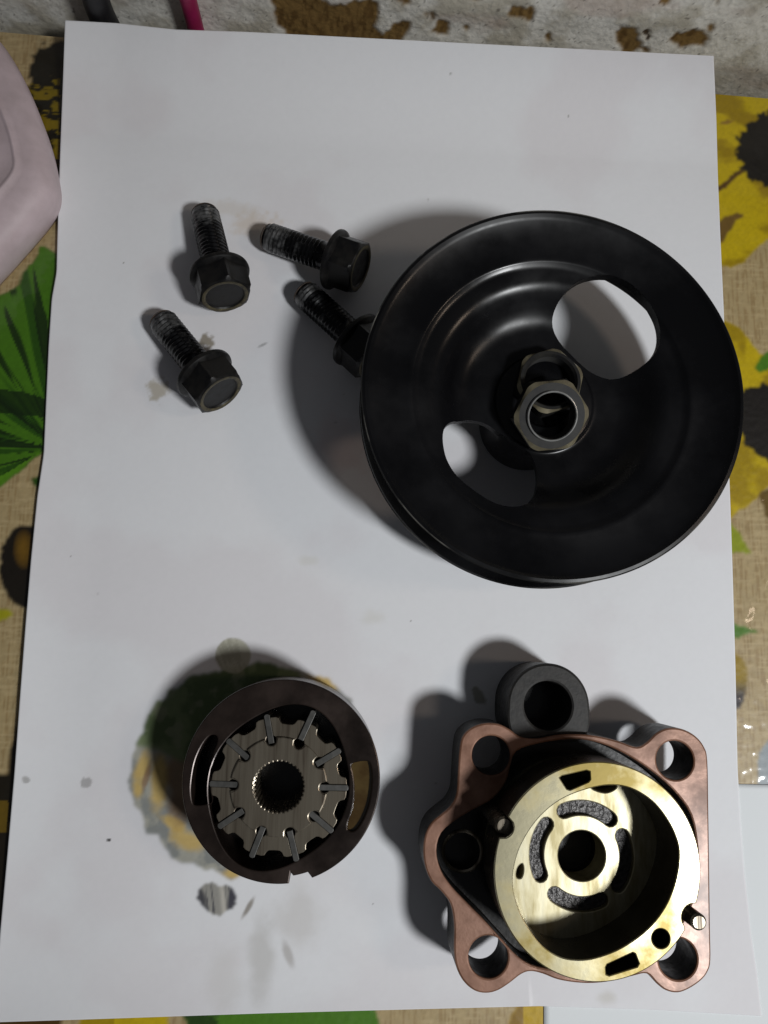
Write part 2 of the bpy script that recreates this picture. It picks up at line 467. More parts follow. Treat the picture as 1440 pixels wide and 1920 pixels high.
# bottom strip
paint([(-40, 1890), (118, 1890), (112, 1930), (-40, 1960)], lin(84, 58, 14))
m = paint([(160, 1880), (318, 1880), (312, 1960), (140, 1960)], YEL)
C = mixc(C, YEL2, m * (PX < 215) * 0.6)
m = paint([(338, 1880), (700, 1870), (708, 1900), (716, 1960), (352, 1960), (348, 1912)], GRN)
C = mixc(C, DKG, m * (smooth(0.48, 0.6, fbm(GX / 8, GYc / 3, 91))) * (PX < 460) * 0.8)
m = paint([(945, 1960), (960, 1905), (975, 1880), (1060, 1870), (1060, 1960)], lin(200, 165, 12))
C = mixc(C, lin(130, 95, 20), m * (PX < 982) * 0.8)
# more of the same print further out and under the sheet
rr = random.Random(4)
for k in range(26):
    cx, cy = rr.uniform(-150, 1600), rr.choice([rr.uniform(1960, 2080), rr.uniform(300, 1700)])
    if cy < 1900 and -40 < cx < 1480: continue
    r = rr.uniform(40, 80)
    m = ((QX - cx) / r) ** 2 + ((QY - cy) / (r * rr.uniform(0.6, 1.2))) ** 2 < 1
    C = mixc(C, rr.choice([YEL, GRN, GRN2, YEL2]), m)
C = 0.84 * C * (0.86 + 0.28 * fbm(GX / 0.9, GYc / 0.9, 95))[..., None]
Zc = -0.55 + (vnoise(GX / 1.1, GYc / 1.1, 27) - 0.5) * 0.05 + (fbm(GX / 26, GYc / 26, 28) - 0.5) * 0.12
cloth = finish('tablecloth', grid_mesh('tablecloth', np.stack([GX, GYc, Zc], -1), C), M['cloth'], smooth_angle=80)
md = cloth.modifiers.new('thickness', 'SOLIDIFY'); md.thickness = 0.25 * S; md.offset = -1; md.use_rim_only = True
tag(cloth, 'beige oilcloth printed with yellow flowers and green leaves covering the table', 'tablecloth')

# ---- lower sheet of paper
nu, nv = 60, 60
a = np.linspace(0, 1, nu); b = np.linspace(0, 1, nv)
A, B = np.meshgrid(a, b)
c00, c10 = np.array(px(1020, 2060)), np.array(px(1700, 2050)); c01, c11 = np.array(px(1021, 1462)), np.array(px(1700, 1478))
Pl = ((1 - A)[..., None] * (1 - B)[..., None] * c00 + A[..., None] * (1 - B)[..., None] * c10 + (1 - A)[..., None] * B[..., None] * c01 + A[..., None] * B[..., None] * c11)
Pl = np.concatenate([Pl, (-0.3 + 0.04 * fbm(A * 6, B * 6, 5))[..., None]], -1)
lo = finish('lower_paper_sheet', grid_mesh('lower_paper_sheet', Pl, np.ones((nv, nu, 3)) * lin(226, 230, 232)), M['paper'], smooth_angle=80)
md = lo.modifiers.new('thickness', 'SOLIDIFY'); md.thickness = 0.1 * S; md.offset = -1
tag(lo, 'second white paper sheet peeking out from beneath the large sheet', 'paper')

# ---- main sheet of paper: flat, its far end pushed up against the wall
LE = [(-14, 1917), (0, 1752), (14, 1600), (27, 1450), (38, 1300), (48, 1170), (58, 1050), (70, 930), (82, 850), (86, 760), (91, 650), (97, 560), (106, 510), (109, 400), (113, 280), (118, 150), (122, 38)]
RE = [(1428, 1905), (1420, 1830), (1408, 1750), (1396, 1640), (1388, 1530), (1383, 1440), (1379, 1250), (1374, 1080), (1370, 960), (1366, 850), (1361, 690), (1357, 580), (1351, 450), (1346, 330), (1343, 220), (1340, 150), (1338, 105)]
nv, nu = 690, 500
t = np.linspace(0, 1, nv); s = np.linspace(0, 1, nu)
def edge(E, end):
    E = np.array(E, float)
    rows = E[0, 1] + (E[-1, 1] - E[0, 1]) * t
    xs = np.interp(-rows, -E[:, 1], E[:, 0])
    k = np.ones(7) / 7
    xs2 = np.convolve(np.pad(xs, 3, mode='edge'), k, 'valid'); xs2[0], xs2[-1] = xs[0], xs[-1]
    return xs2, rows
lx, ly = edge(LE, 0); rx, ry = edge(RE, 0)
UX = lx[:, None] * (1 - s) + rx[:, None] * s
UY = ly[:, None] * (1 - s) + ry[:, None] * s
bot = np.interp(s, [0, .12, .36, .55, .71, .85, 1], [0, -4, -13, -18, -22, -14, 0])
UY = UY + bot[None, :] * np.clip(1 - t[:, None] / 0.08, 0, 1) ** 1.5
top = np.interp(s, [0, .08, .17, .28, 1], [0, 0, 6, 3, 0])
UY = UY + top[None, :] * np.clip((t[:, None] - 0.93) / 0.07, 0, 1)
ztop = 9.8 + (15.6 - 9.8) * s
Zp = ztop[None, :] * np.clip((t[:, None] - 0.885) / 0.115, 0, 1) ** 1.6
# slack: the border lifts a little off the cloth
lift = np.clip(1 - s[None, :] / 0.10, 0, 1) ** 2 * (0.6 + 1.6 * vnoise(t[:, None] * 6 + 0 * s, 0 * t[:, None] + 0 * s[None, :], 55))
lift = lift + np.clip(1 - t[:, None] / 0.05, 0, 1) ** 2 * (0.2 + 0.9 * vnoise(0 * t[:, None] + s[None, :] * 5, 0 * t[:, None] + 0 * s[None, :], 56)) * (s[None, :] < 0.7)
Zp = Zp + lift + (fbm(UX / 260, UY / 260, 77, 3) - 0.55) * 0.5 * np.clip(1 - (t[:, None] - 0.8) / 0.1, 0, 1)
P = pxa(UX, UY, Zp)
P[..., 1] = np.minimum(P[..., 1], wall_y(P[..., 0]) - 1.0)
base = lin(229, 230, 233)
C = np.ones((nv, nu, 3)) * base
mm = (P[..., 0], P[..., 1])
n1 = fbm(mm[0] / 30, mm[1] / 30, 1); n2 = fbm(mm[0] / 4, mm[1] / 4, 2); n3 = fbm(mm[0] / 1.3, mm[1] / 1.3, 3)
C = mixc(C, lin(222, 219, 222), smooth(0.4, 0.65, n1) * 0.6)
C *= (0.985 + 0.03 * n3)[..., None]
nf = fbm(mm[0] / 1.5, mm[1] / 1.5, 33)
def blob(cx, cy, rx, ry, rot=0, jag=0.0, soft=0.15):
    c, s_ = math.cos(rot), math.sin(rot)
    dx, dy = UX - cx, UY - cy
    u = (dx * c + dy * s_) / rx; v = (-dx * s_ + dy * c) / ry
    d = np.sqrt(u * u + v * v) + ((n2 if jag < 1.3 else 0.35 * n2 + 0.65 * nf) - 0.5) * jag
    return 1 - smooth(1 - soft, 1 + soft, d)
# the oil patch: wet paper lets the print below show through
def R2(u, v): return (220 + u / 2.769, 1180 + v / 2.769)
st = [R2(*p) for p in [(58, 780), (75, 690), (92, 590), (140, 500), (200, 410), (270, 320), (360, 262), (450, 232), (600, 200), (720, 175), (880, 190), (1010, 235), (1090, 250), (1150, 310), (1215, 370), (1235, 440), (1230, 800),
                          (900, 1180), (660, 1262), (590, 1312), (530, 1272), (430, 1240), (330, 1222), (270, 1180), (210, 1100), (160, 1045), (130, 970), (85, 900)]]
sx, sy = UX + (fbm(mm[0] / 3.2, mm[1] / 3.2, 8, 2) - 0.5) * 18, UY + (fbm(mm[0] / 3.2, mm[1] / 3.2, 9, 2) - 0.5) * 18
ms = blur(inside(sx, sy, st), 2)
Cs = np.ones_like(C) * lin(164, 162, 150)
b1, b2 = fbm(mm[0] / 5.5, mm[1] / 5.5, 10), fbm(mm[0] / 5, mm[1] / 8, 13)
Cs = mixc(Cs, lin(132, 134, 130), smooth(0.42, 0.62, b1))
yel = lin(206, 172, 84)
for (u, v, a_, b_, r_) in [(130, 720, 38, 90, 0.25), (215, 790, 45, 125, 0.05), (370, 1090, 85, 45, 0.3), (600, 1270, 75, 40, -0.4), (1080, 270, 75, 38, 0.4), (110, 830, 30, 40, 0), (300, 1010, 60, 30, 0.5)]:
    cx, cy = R2(u, v)
    Cs = mixc(Cs, yel, blob(cx, cy, a_ / 2.769, b_ / 2.769, r_, 1.0, 0.5) * 0.8)
for (u, v, a_, b_, r_) in [(150, 770, 18, 80, 0.25), (330, 800, 70, 190, 0)]:
    cx, cy = R2(u, v)
    Cs = mixc(Cs, lin(128, 92, 50), blob(cx, cy, a_ / 2.769, b_ / 2.769, r_, 0.8, 0.4) * 0.75)
gpoly = [R2(*p) for p in [(60, 600), (130, 610), (220, 630), (320, 680), (600, 640), (1000, 400), (900, 100), (300, 150), (40, 400)]]
mg = inside(UX + (n2 - .5) * 18, UY + (n2 - .5) * 18, gpoly)
Cs = mixc(Cs, mixc(mixc(np.ones_like(C) * lin(112, 126, 84), lin(84, 102, 58), smooth(0.42, 0.58, b2)), lin(134, 138, 108), smooth(0.58, 0.7, b1) * 0.7), blur(mg, 4))
soft = 1 - np.clip(np.abs(ms - 0.5) * 2, 0, 1)
Cs = Cs * (0.92 + 0.16 * n3)[..., None]
C = mixc(C, Cs, ms * 0.96)
# a lighter oil drop, finger smear, streaks, specks and a painted shadow tint
C = mixc(C, lin(172, 170, 152), blob(437, 1229, 33, 33, 0, 0.12, 0.08) * 0.9)
C = mixc(C, lin(140, 138, 122), blob(437, 1229, 33, 33, 0, 0.12, 0.08) * smooth(0.5, 0.65, fbm((mm[0] + mm[1] * 0.4) / 0.8, mm[1] / 5, 15)) * 0.5)
hp = [(369, 1684), (375, 1665), (390, 1656), (403, 1655), (412, 1662), (425, 1659), (438, 1668), (444, 1684), (438, 1700), (425, 1709), (410, 1718), (396, 1713), (385, 1703)]
mh = inside(UX + (n3 - .5) * 6, UY + (n3 - .5) * 6, catmull(hp, 4))
stc = smooth(0.3, 0.62, fbm((mm[0] + mm[1] * 0.12) / 0.8, mm[1] / 7, 16, 3))
Ch = mixc(np.ones_like(C) * lin(82, 82, 86), lin(150, 148, 142), stc)
Ch = mixc(Ch, lin(196, 192, 182), np.exp(-((UX - 418 - (UY - 1685) * 0.1) / 5) ** 2) * 0.8)
Ch = mixc(Ch, lin(64, 64, 74), blob(437, 1682, 9, 22, 0.2, 0.3, 0.5) * 0.8)
Ch = mixc(Ch, lin(64, 64, 70), blob(377, 1680, 8, 18, -0.4, 0.3, 0.5) * 0.8)
C = mixc(C, Ch, blur(mh, 1))
C = mixc(C, lin(128, 120, 108), blob(464, 1704, 5, 24, 0.52, 0.8, 0.5) * 0.8)
C = mixc(C, lin(186, 184, 180), blob(490, 1800, 22, 70, 0.05, 0.7, 0.6) * 0.55)
C = mixc(C, lin(196, 192, 188), blob(560, 1720, 40, 50, 0.0, 0.8, 0.6) * 0.45)
C = mixc(C, lin(172, 168, 164), blob(540, 1788, 8, 26, -0.35, 0.6, 0.5) * 0.65)
C = mixc(C, lin(206, 203, 200), blob(420, 1840, 30, 60, 0.0, 0.8, 0.7) * 0.4)
C = mixc(C, lin(160, 148, 120), blob(298, 732, 17, 19, 0, 2.2, 0.4) * 0.65)
C = mixc(C, lin(120, 108, 84), blob(383, 640, 15, 13, 0, 2.4, 0.3) * 0.8)
C = mixc(C, lin(205, 190, 172), blob(480, 425, 42, 22, 0.1, 1.6, 0.6) * 0.55)
C = mixc(C, lin(208, 200, 190), blob(440, 392, 50, 14, 0.2, 1.4, 0.6) * 0.45)
C = mixc(C, lin(150, 150, 150), blob(492, 647, 10, 2.4, -0.45, 0.7, 0.4) * 0.7)
C = mixc(C, lin(40, 38, 36), blob(204, 1575, 4, 3, 0, 0.4, 0.3) * 0.9)
C = mixc(C, lin(140, 138, 134), blob(48, 1462, 7, 6, 0, 1.5, 0.4) * 0.6)
C = mixc(C, lin(110, 108, 104), blob(160, 1468, 12, 9, 0, 2.4, 0.3) * 0.5)
C = mixc(C, lin(140, 138, 120), blob(898, 1305, 10, 16, -0.5, 1.4, 0.3) * 0.7)
C = mixc(C, lin(214, 196, 196), blob(640, 835, 50, 40, 0.3, 1.0, 0.7) * 0.5)  # pinkish tint of the pulley's shadow, painted into the paper
C = mixc(C, lin(206, 203, 192), blob(700, 1160, 24, 12, 0.0, 1.2, 0.6) * 0.35)
C = mixc(C, lin(206, 203, 192), blob(580, 1050, 16, 10, 0.0, 1.2, 0.6) * 0.35)
C = mixc(C, lin(196, 192, 182), blob(1136, 1872, 18, 14, 0.0, 1.2, 0.6) * 0.5)
rr = random.Random(9)
for k in range(18):
    C = mixc(C, lin(110, 104, 96), blob(rr.uniform(20, 1370), rr.uniform(60, 1880), rr.uniform(1.2, 2.6), rr.uniform(1.2, 2.6), 0, 0.8, 0.4) * rr.uniform(0.3, 0.8))
sheet = finish('paper_sheet', grid_mesh('paper_sheet', P, C), M['paper'], smooth_angle=80)
md = sheet.modifiers.new('thickness', 'SOLIDIFY'); md.thickness = 0.12 * S; md.offset = -1; md.use_rim_only = True
tag(sheet, 'large white paper sheet with oil stains, lying under the machine parts', 'paper')

# ---- cables against the wall
def cable(name, label, pts, r, m):
    loops = []
    P_ = [np.array(p, float) for p in pts]
    N_ = 14; K = 24
    fine = []
    for i in range(len(P_) - 1):
        for k in range(8):
            u = k / 8
            p0 = P_[max(i - 1, 0)]; p1 = P_[i]; p2 = P_[i + 1]; p3 = P_[min(i + 2, len(P_) - 1)]
            fine.append(0.5 * (2 * p1 + (p2 - p0) * u + (2 * p0 - 5 * p1 + 4 * p2 - p3) * u * u + (3 * p1 - p0 - 3 * p2 + p3) * u ** 3))
    fine.append(P_[-1])
    for i, p in enumerate(fine):
        d = fine[min(i + 1, len(fine) - 1)] - fine[max(i - 1, 0)]; d /= np.linalg.norm(d)
        a_ = np.cross(d, [0, 1, 0]); a_ /= np.linalg.norm(a_); b_ = np.cross(d, a_)
        loops.append([tuple(p + r * (math.cos(2 * math.pi * j / N_) * a_ + math.sin(2 * math.pi * j / N_) * b_)) for j in range(N_)])
    o = finish(name, rings_mesh(name, loops, cap0=True, cap1=True), m)
    return tag(o, label, 'cable')

def on_wall(x, y, off):
    d = CM @ np.array([(x - 720) / FPX, -(y - 960) / FPX, -1.0])
    n = np.array([WALL_B, -1.0, 0]);
    # plane: y - A - B x + off = 0
    t_ = (WALL_A + GAP - off + WALL_B * CAM_LOC[0] - CAM_LOC[1]) / (d[1] - WALL_B * d[0])
    return CAM_LOC + d * t_

rb = 4.2
pa = on_wall(186, 18, rb + 0.6); pb = on_wall(170, -30, rb + 0.6); pc = on_wall(206, 60, rb + 0.6)
dn = (pc - pa) / np.linalg.norm(pc - pa)
foot = pa + dn * (pa[2] + 22) / -dn[2]
cable('cable', 'black cable running down the plaster wall behind the paper', [foot, pc, pa, pb, pb + (pb - pa) * 0.8 + np.array([-2, 0, 2]), pb + (pb - pa) * 2 + np.array([-6, 0, 0])], rb, M['cable_black'])
rb = 2.7
pa = on_wall(358, 20, rb + 0.6); pb = on_wall(344, -30, rb + 0.6); pc = on_wall(371, 70, rb + 0.6)
dn = (pc - pa) / np.linalg.norm(pc - pa)
foot = pa + dn * (pa[2] + 22) / -dn[2]
cable('cable', 'thin crimson cable running down the plaster wall behind the paper', [foot, pc, pa, pb, pb + (pb - pa) * 0.8 + np.array([-1, 0, 2]), pb + (pb - pa) * 2 + np.array([-3, 0, 0])], rb, M['cable_pink'])

# ---- pale pink plastic dish by the wall
zt = -0.3
right = [(-8, 70), (22, 108), (48, 155), (72, 212), (90, 265), (101, 318), (105, 352), (100, 376), (86, 400), (60, 432), (30, 466), (-6, 506)]
left = [(-60, 560), (-130, 600), (-210, 560), (-250, 420), (-250, 250), (-200, 110), (-110, 50), (-50, 45)]
outl = np.array(catmull(poly_px(right + left, 9), 5))
ctr = outl.mean(0)
def inset(k): return ctr + (outl - ctr) * k
prof = [(0.93, zt), (0.975, zt + 2.5), (0.995, zt + 6), (1.0, zt + 9.3), (0.985, zt + 11.5), (0.95, zt + 13.0), (0.88, zt + 14.6), (0.78, zt + 15.6), (0.66, zt + 16.0), (0.60, zt + 16.2), (0.575, zt + 16.9), (0.555, zt + 17.0), (0.53, zt + 16.6), (0.50, zt + 16.35), (0.3, zt + 16.2), (0.02, zt + 16.2)]
loops = [[(*p, z) for p in inset(k)] for k, z in prof]
tub = finish('plastic_dish', rings_mesh('plastic_dish', loops, cap0=True, cap1=True), M['tub'], smooth_angle=70)
tag(tub, 'pale pink rounded plastic dish lying on the tablecloth beside the paper', 'dish')

# ================================================================== PULLEY
RIMZ = 37.0
PU = RIMZ - 30.0
pc = np.array(px(1040, 731, RIMZ))
RR = (px(1396, 733, RIMZ)[0] - px(683, 733, RIMZ)[0]) / 2
pul = thing('pulley', 'large black painted belt pulley with two kidney shaped holes', 'pulley', (pc[0], pc[1], 0))
prof = [(6.6, 0.0), (13.5, 0.0), (13.8, 0.4), (13.8, 13.2), (15, 15.2), (0.42 * RR, 15.6), (0.48 * RR, 16.8), (0.54 * RR, 19.2), (0.59 * RR, 21.7), (0.64 * RR, 23.0), (0.72 * RR, 23.6), (0.80 * RR, 24.9), (0.825 * RR, 23.0), (0.82 * RR, 18.0), (0.84 * RR, 16.0), (0.93 * RR, 11.2), (0.985 * RR, 9.7), (1.0 * RR, 10.2),
        (1.003 * RR, 11.0), (0.995 * RR, 11.8), (0.90 * RR, 15.6), (0.855 * RR, 17.8), (0.85 * RR, 20.0), (0.86 * RR, 22.2), (0.90 * RR, 24.2), (0.985 * RR, 27.9), (1.0 * RR, 28.6), (1.006 * RR, 29.4), (1.0 * RR, 30.1), (0.985 * RR, 30.3),
        (0.972 * RR, 29.8), (0.955 * RR, 29.2), (0.85 * RR, 28.2), (0.765 * RR, 27.4), (0.748 * RR, 27.5), (0.735 * RR, 27.2), (0.722 * RR, 26.6), (0.70 * RR, 26.3), (0.645 * RR, 25.8), (0.615 * RR, 25.2), (0.588 * RR, 24.2), (0.56 * RR, 22.8), (0.53 * RR, 21.2), (0.50 * RR, 19.9), (0.47 * RR, 18.95), (0.44 * RR, 18.35), (0.41 * RR, 18.05), (0.30 * RR, 18.0), (14.5, 18.0), (14.0, 18.3), (13.6, 19.0), (13.2, 19.3), (7.4, 19.3), (6.6, 18.6)]
prof = [(a, b + (PU if b > 0.5 else 0)) for a, b in prof]
body = lathe_mesh('body', prof, 144)
bo = finish('body', body, M['black_paint'], None)
def Q3(u, v): return (640 + u / 1.8, 340 + v / 1.8)
h1 = [Q3(*p) for p in [(715, 470), (725, 420), (760, 382), (810, 358), (870, 355), (930, 375), (980, 415), (1020, 470), (1043, 520), (1046, 570), (1028, 612), (990, 642), (940, 660), (890, 655), (840, 630), (790, 585), (740, 530)]]
h2 = [Q3(*p) for p in [(334, 895), (340, 850), (365, 820), (400, 808), (440, 800), (490, 812), (540, 845), (595, 878), (640, 912), (664, 960), (667, 1010), (650, 1060), (612, 1098), (560, 1110), (500, 1096), (440, 1060), (380, 1010), (346, 955)]]
cutters = []
for h in (h1, h2):
    pts = [(a - pc[0], b - pc[1]) for a, b in catmull(poly_px(h, 20.0 + PU), 4)]
    cme = prism_mesh('cut', pts, [], 3, 60)
    co = bpy.data.objects.new('cut', cme); COL.objects.link(co); cutters.append(co)
    md = bo.modifiers.new('hole', 'BOOLEAN'); md.operation = 'DIFFERENCE'; md.object = co; md.solver = 'EXACT'
bpy.context.view_layer.update()
dg = bpy.context.evaluated_depsgraph_get()
nm = bpy.data.meshes.new_from_object(bo.evaluated_get(dg))
bo.modifiers.clear()
bo.data = nm; nm.name = 'pulley_disc'
nm.polygons.foreach_set('use_smooth', [True] * len(nm.polygons)); nm.set_sharp_from_angle(angle=math.radians(38))
for co in cutters: bpy.data.objects.remove(co)
bo.name = 'pulley_disc'; bo.parent = pul
# worn bright line along both lips
for z, k in ((29.95 + PU, 1.0045), (10.9 + PU, 1.0035)):
    loops = [[((k * RR + dr) * math.cos(2 * math.pi * i / 180), (k * RR + dr) * math.sin(2 * math.pi * i / 180), z + dz) for i in range(180)] for dr, dz in ((0, -0.16), (0.12, 0), (0, 0.16), (-0.3, 0.1), (-0.3, -0.1))]
    finish('worn_lip', rings_mesh('worn_lip', loops, closed=True), mat('worn_lip', (0.02, 0.02, 0.02), 0.4, col2=(0.3, 0.29, 0.26), nscale=45, stretch=(1, 1, 1), contrast=(0.52, 0.7), metal=0.6), pul)

# ---- two loose hex nuts in the hub
def nut(label, loc, rot, af, h, bore, collar):
    t_ = thing('hex_nut', label, 'nut', loc)
    t_.rotation_euler = rot
    n = 96
    TH = [2 * math.pi * i / n for i in range(n)]
    def hl(z, cap): return [(min(hexr(a, af), cap) * math.cos(a), min(hexr(a, af), cap) * math.sin(a), z) for a in TH]
    def cl(z, r): return [(r * math.cos(a), r * math.sin(a), z) for a in TH]
    big = af
    c1 = af / 2 * 0.955
    loops = [cl(0, bore + 0.5), hl(0, c1), hl(0.7, big), hl(h - 0.75, af / 2 * 1.09), hl(h, c1)]
    loops += [cl(h + 0.02, bore + 1.4), cl(h + 0.02, bore + 0.6), cl(h - 0.8, bore)]
    z = h - 0.8
    k = 0
    while z > 0.9:
        loops += [cl(z - 0.3, bore + 0.35), cl(z - 0.6, bore)]
        z -= 0.6
    nme = rings_mesh('nut_body', loops, closed=True)
    nme.polygons.foreach_set('material_index', [1 if 3 * n <= q < 4 * n else 0 for q in range(len(nme.polygons))])
    finish('nut_body', nme, [M['nut_face'], M['nut_edge']], t_, smooth_angle=25)
    if collar:
        pr = [(bore + 0.25, h - 0.3), (bore + 0.25, h + 0.8), (bore + 0.4, h + 1.0), (bore + 0.65, h + 0.9), (bore + 0.85, h + 0.4), (bore + 0.9, h - 0.3)]
        finish('collar', lathe_mesh('collar', pr, 96), M['bright_steel'], t_)
    return t_
na = px(1033, 712, 24.5 + PU)
nut('thin hex nut lying flat on the pulley hub, partly under another nut', (na[0], na[1], 19.3 + PU), (0, 0, 0.3), 17.2, 5.0, 6.9, False)
nb = px(1036, 760, 27.0 + PU)
tilt = math.radians(22)
nut('hex nut with a bright collar leaning on top of a flatter nut', (nb[0] - 0.3, nb[1] - 1.2, 22.9 + PU), (tilt, -0.06, 0.1), 18.4, 5.2, 6.0, True)

# ================================================================== BOLTS
BS = 1.1
def bolt(label, tip, head, roll, worn=3.0):
    LF, HH = 20.5, 8.6
    al = math.asin((8.3 - 4.1) / LF)
    p0 = np.array(px(*tip, 4.0)); p1 = np.array(px(*head, 10.0))
    d2 = (p1 - p0) / np.linalg.norm(p1 - p0)
    ax = Vector((d2[0] * math.cos(al), d2[1] * math.cos(al), math.sin(al)))
    t_ = thing('flange_bolt', label, 'bolt', (p0[0], p0[1], BS * 4.1 * math.cos(al) + 0.02), 'loose flange bolts')
    up = Vector((0, 0, 1)); xa = ax.cross(up).normalized(); ya = ax.cross(xa)
    R_ = Matrix((xa, ya, ax)).transposed()
    t_.scale = (BS, BS, BS)
    t_.rotation_mode = 'QUATERNION'
    t_.rotation_quaternion = (R_ @ Matrix.Rotation(roll, 3, 'Z')).to_quaternion()
    n = 48
    TH = [2 * math.pi * i / n for i in range(n)]
    def cl(z, r): return [(r * math.cos(a), r * math.sin(a), z) for a in TH]
    # threaded shank: a real helix-like sawtooth
    loops = [cl(-0.9, 3.2), cl(-0.5, 3.55), cl(0.4, 3.75)]
    z = 0.7
    while z < LF - 3:
        loops.append([((3.72 + 0.42 * abs(2 * (((z + 1.25 * a / (2 * math.pi)) / 1.25) % 1) - 1)) * math.cos(a), (3.72 + 0.42 * abs(2 * (((z + 1.25 * a / (2 * math.pi)) / 1.25) % 1) - 1)) * math.sin(a), z) for a in TH])
        z += 0.3125
    loops += [cl(LF - 2.7, 3.9), cl(LF - 0.2, 4.0), cl(LF + 0.3, 4.6)]
    sme = rings_mesh('shank', loops, cap0=True, cap1=True)
    kw = 3 + int(worn / 0.3125)
    sme.polygons.foreach_set('material_index', [1 if 2 * n <= q < kw * n else 0 for q in range(len(sme.polygons))])
    finish('shank', sme, [M['thread'], M['worn_thread']], t_, smooth_angle=50)
    finish('tip', rings_mesh('tip', [cl(-1.0, 2.6), cl(-0.98, 3.24), cl(-0.45, 3.66), cl(-0.2, 3.5)], cap0=True), M['rust'], t_)
    pr = [(3.9, LF), (7.9, LF), (8.25, LF + 0.25), (8.35, LF + 0.8), (8.2, LF + 1.3), (7.4, LF + 1.9), (6.2, LF + 2.3), (3.9, LF + 2.3)]
    finish('flange', lathe_mesh('flange', pr, 64), M['dark_steel'], t_)
    af = 13.4
    n = 96
    TH = [2 * math.pi * i / n for i in range(n)]
    def hl(z, cap): return [(min(hexr(a, af), cap) * math.cos(a), min(hexr(a, af), cap) * math.sin(a), z) for a in TH]
    e = LF + HH
    hd = finish('head', rings_mesh('head', [hl(LF + 1.5, 20), hl(e - 0.9, 20), hl(e - 0.35, 7.0), hl(e, 6.35), cl(e, 5.5), cl(e - 0.5, 5.0), cl(e - 0.55, 2.0)], cap0=True, cap1=True), M['dark_steel'], t_, smooth_angle=28)
    rim = [hl(e + 0.04, 6.3), hl(e + 0.06, 6.0), cl(e + 0.05, 5.45), cl(e - 0.1, 5.3), cl(e - 0.12, 5.9)]
    finish('worn_rim', rings_mesh('worn_rim', rim, closed=True), M['bolt_edge'], hd, smooth_angle=60)
    return t_
bolt('black flange bolt lying apart with smooth grey worn thread end, above another loose bolt', (384, 402), (426, 570), 0.2, 5.0)
bolt('black flange bolt lying alone with oily thread beside brown crumbs on the paper', (305, 604), (416, 742), 0.5, 5.5)
bolt('black flange bolt with rusty tip and bright thread lines lying across a neighbouring bolt', (504, 446), (667, 502), 0.05, 6.5)
bolt('black flange bolt with its head tucked under the pulley rim', (572, 552), (694, 662), 0.35)

# ================================================================== VANE CARTRIDGE
CZ = 21.0
cc = np.array(px(528, 1462, CZ))
kk = (px(711, 1462, CZ)[0] - px(345, 1462, CZ)[0]) / 2 / 506.0        # mm per zoom unit
def RC(u, v):
    p = px(*R2(u, v), CZ); return (p[0] - cc[0], p[1] - cc[1])
cart = thing('vane_pump_cartridge', 'dark round vane pump cartridge with toothed rotor standing on the oil stain', 'pump cartridge', (cc[0], cc[1], 0))
ro = np.array(RC(840, 815))
RO = 506 * kk * 1.015
# outer ring with a notch
outer = []
for i in range(240):
    a = 2 * math.pi * i / 240
    r = RO
    d = math.degrees(a)
    if 276.5 < d < 288.5: r = RO - 1.7
    if 276.0 < d < 279.0: r = RO - 2.6
    outer.append((r * math.cos(a), r * math.sin(a)))
bore = []
for i in range(120):
    a = 2 * math.pi * i / 120
    r = (364 + 66 * math.cos(a - math.radians(68)) ** 6) * kk
    bore.append((ro[0] + r * math.cos(a), ro[1] + r * math.sin(a)))
kid = [RC(*p) for p in [(1216, 705), (1245, 690), (1290, 685), (1312, 700), (1322, 780), (1308, 900), (1275, 990), (1235, 1045), (1200, 1045), (1196, 1010), (1214, 960), (1228, 900), (1232, 820), (1226, 760)]]
kid = catmull(kid, 4)
kid2 = [(2 * ro[0] - a, 2 * ro[1] - b + 1.6) for a, b in kid]
kid2 = [(a + 1.5, b) for a, b in kid2]
kid2 = [(a - (0.9 if False else 0.0), b) for a, b in kid2]
finish('cam_ring', prism_mesh('cam_ring', outer, [bore, kid, kid2], 2.0, CZ, bevel=0.35), M['ring_brown'], cart)
finish('base_plate', prism_mesh('base_plate', circle((0, 0), RO - 0.4, 96), [], 0.0, 2.2), M['ring_brown'], cart)
oil = finish('oil_pool', prism_mesh('oil_pool', [(c[0], c[1]) for c in kid], [], 2.3, CZ - 1.3), M['oil'], cart)
finish('bore_shadow_floor', prism_mesh('bore_floor', bore, [], 2.3, 5.0), M['oily_black'], cart).name = 'bore_floor'
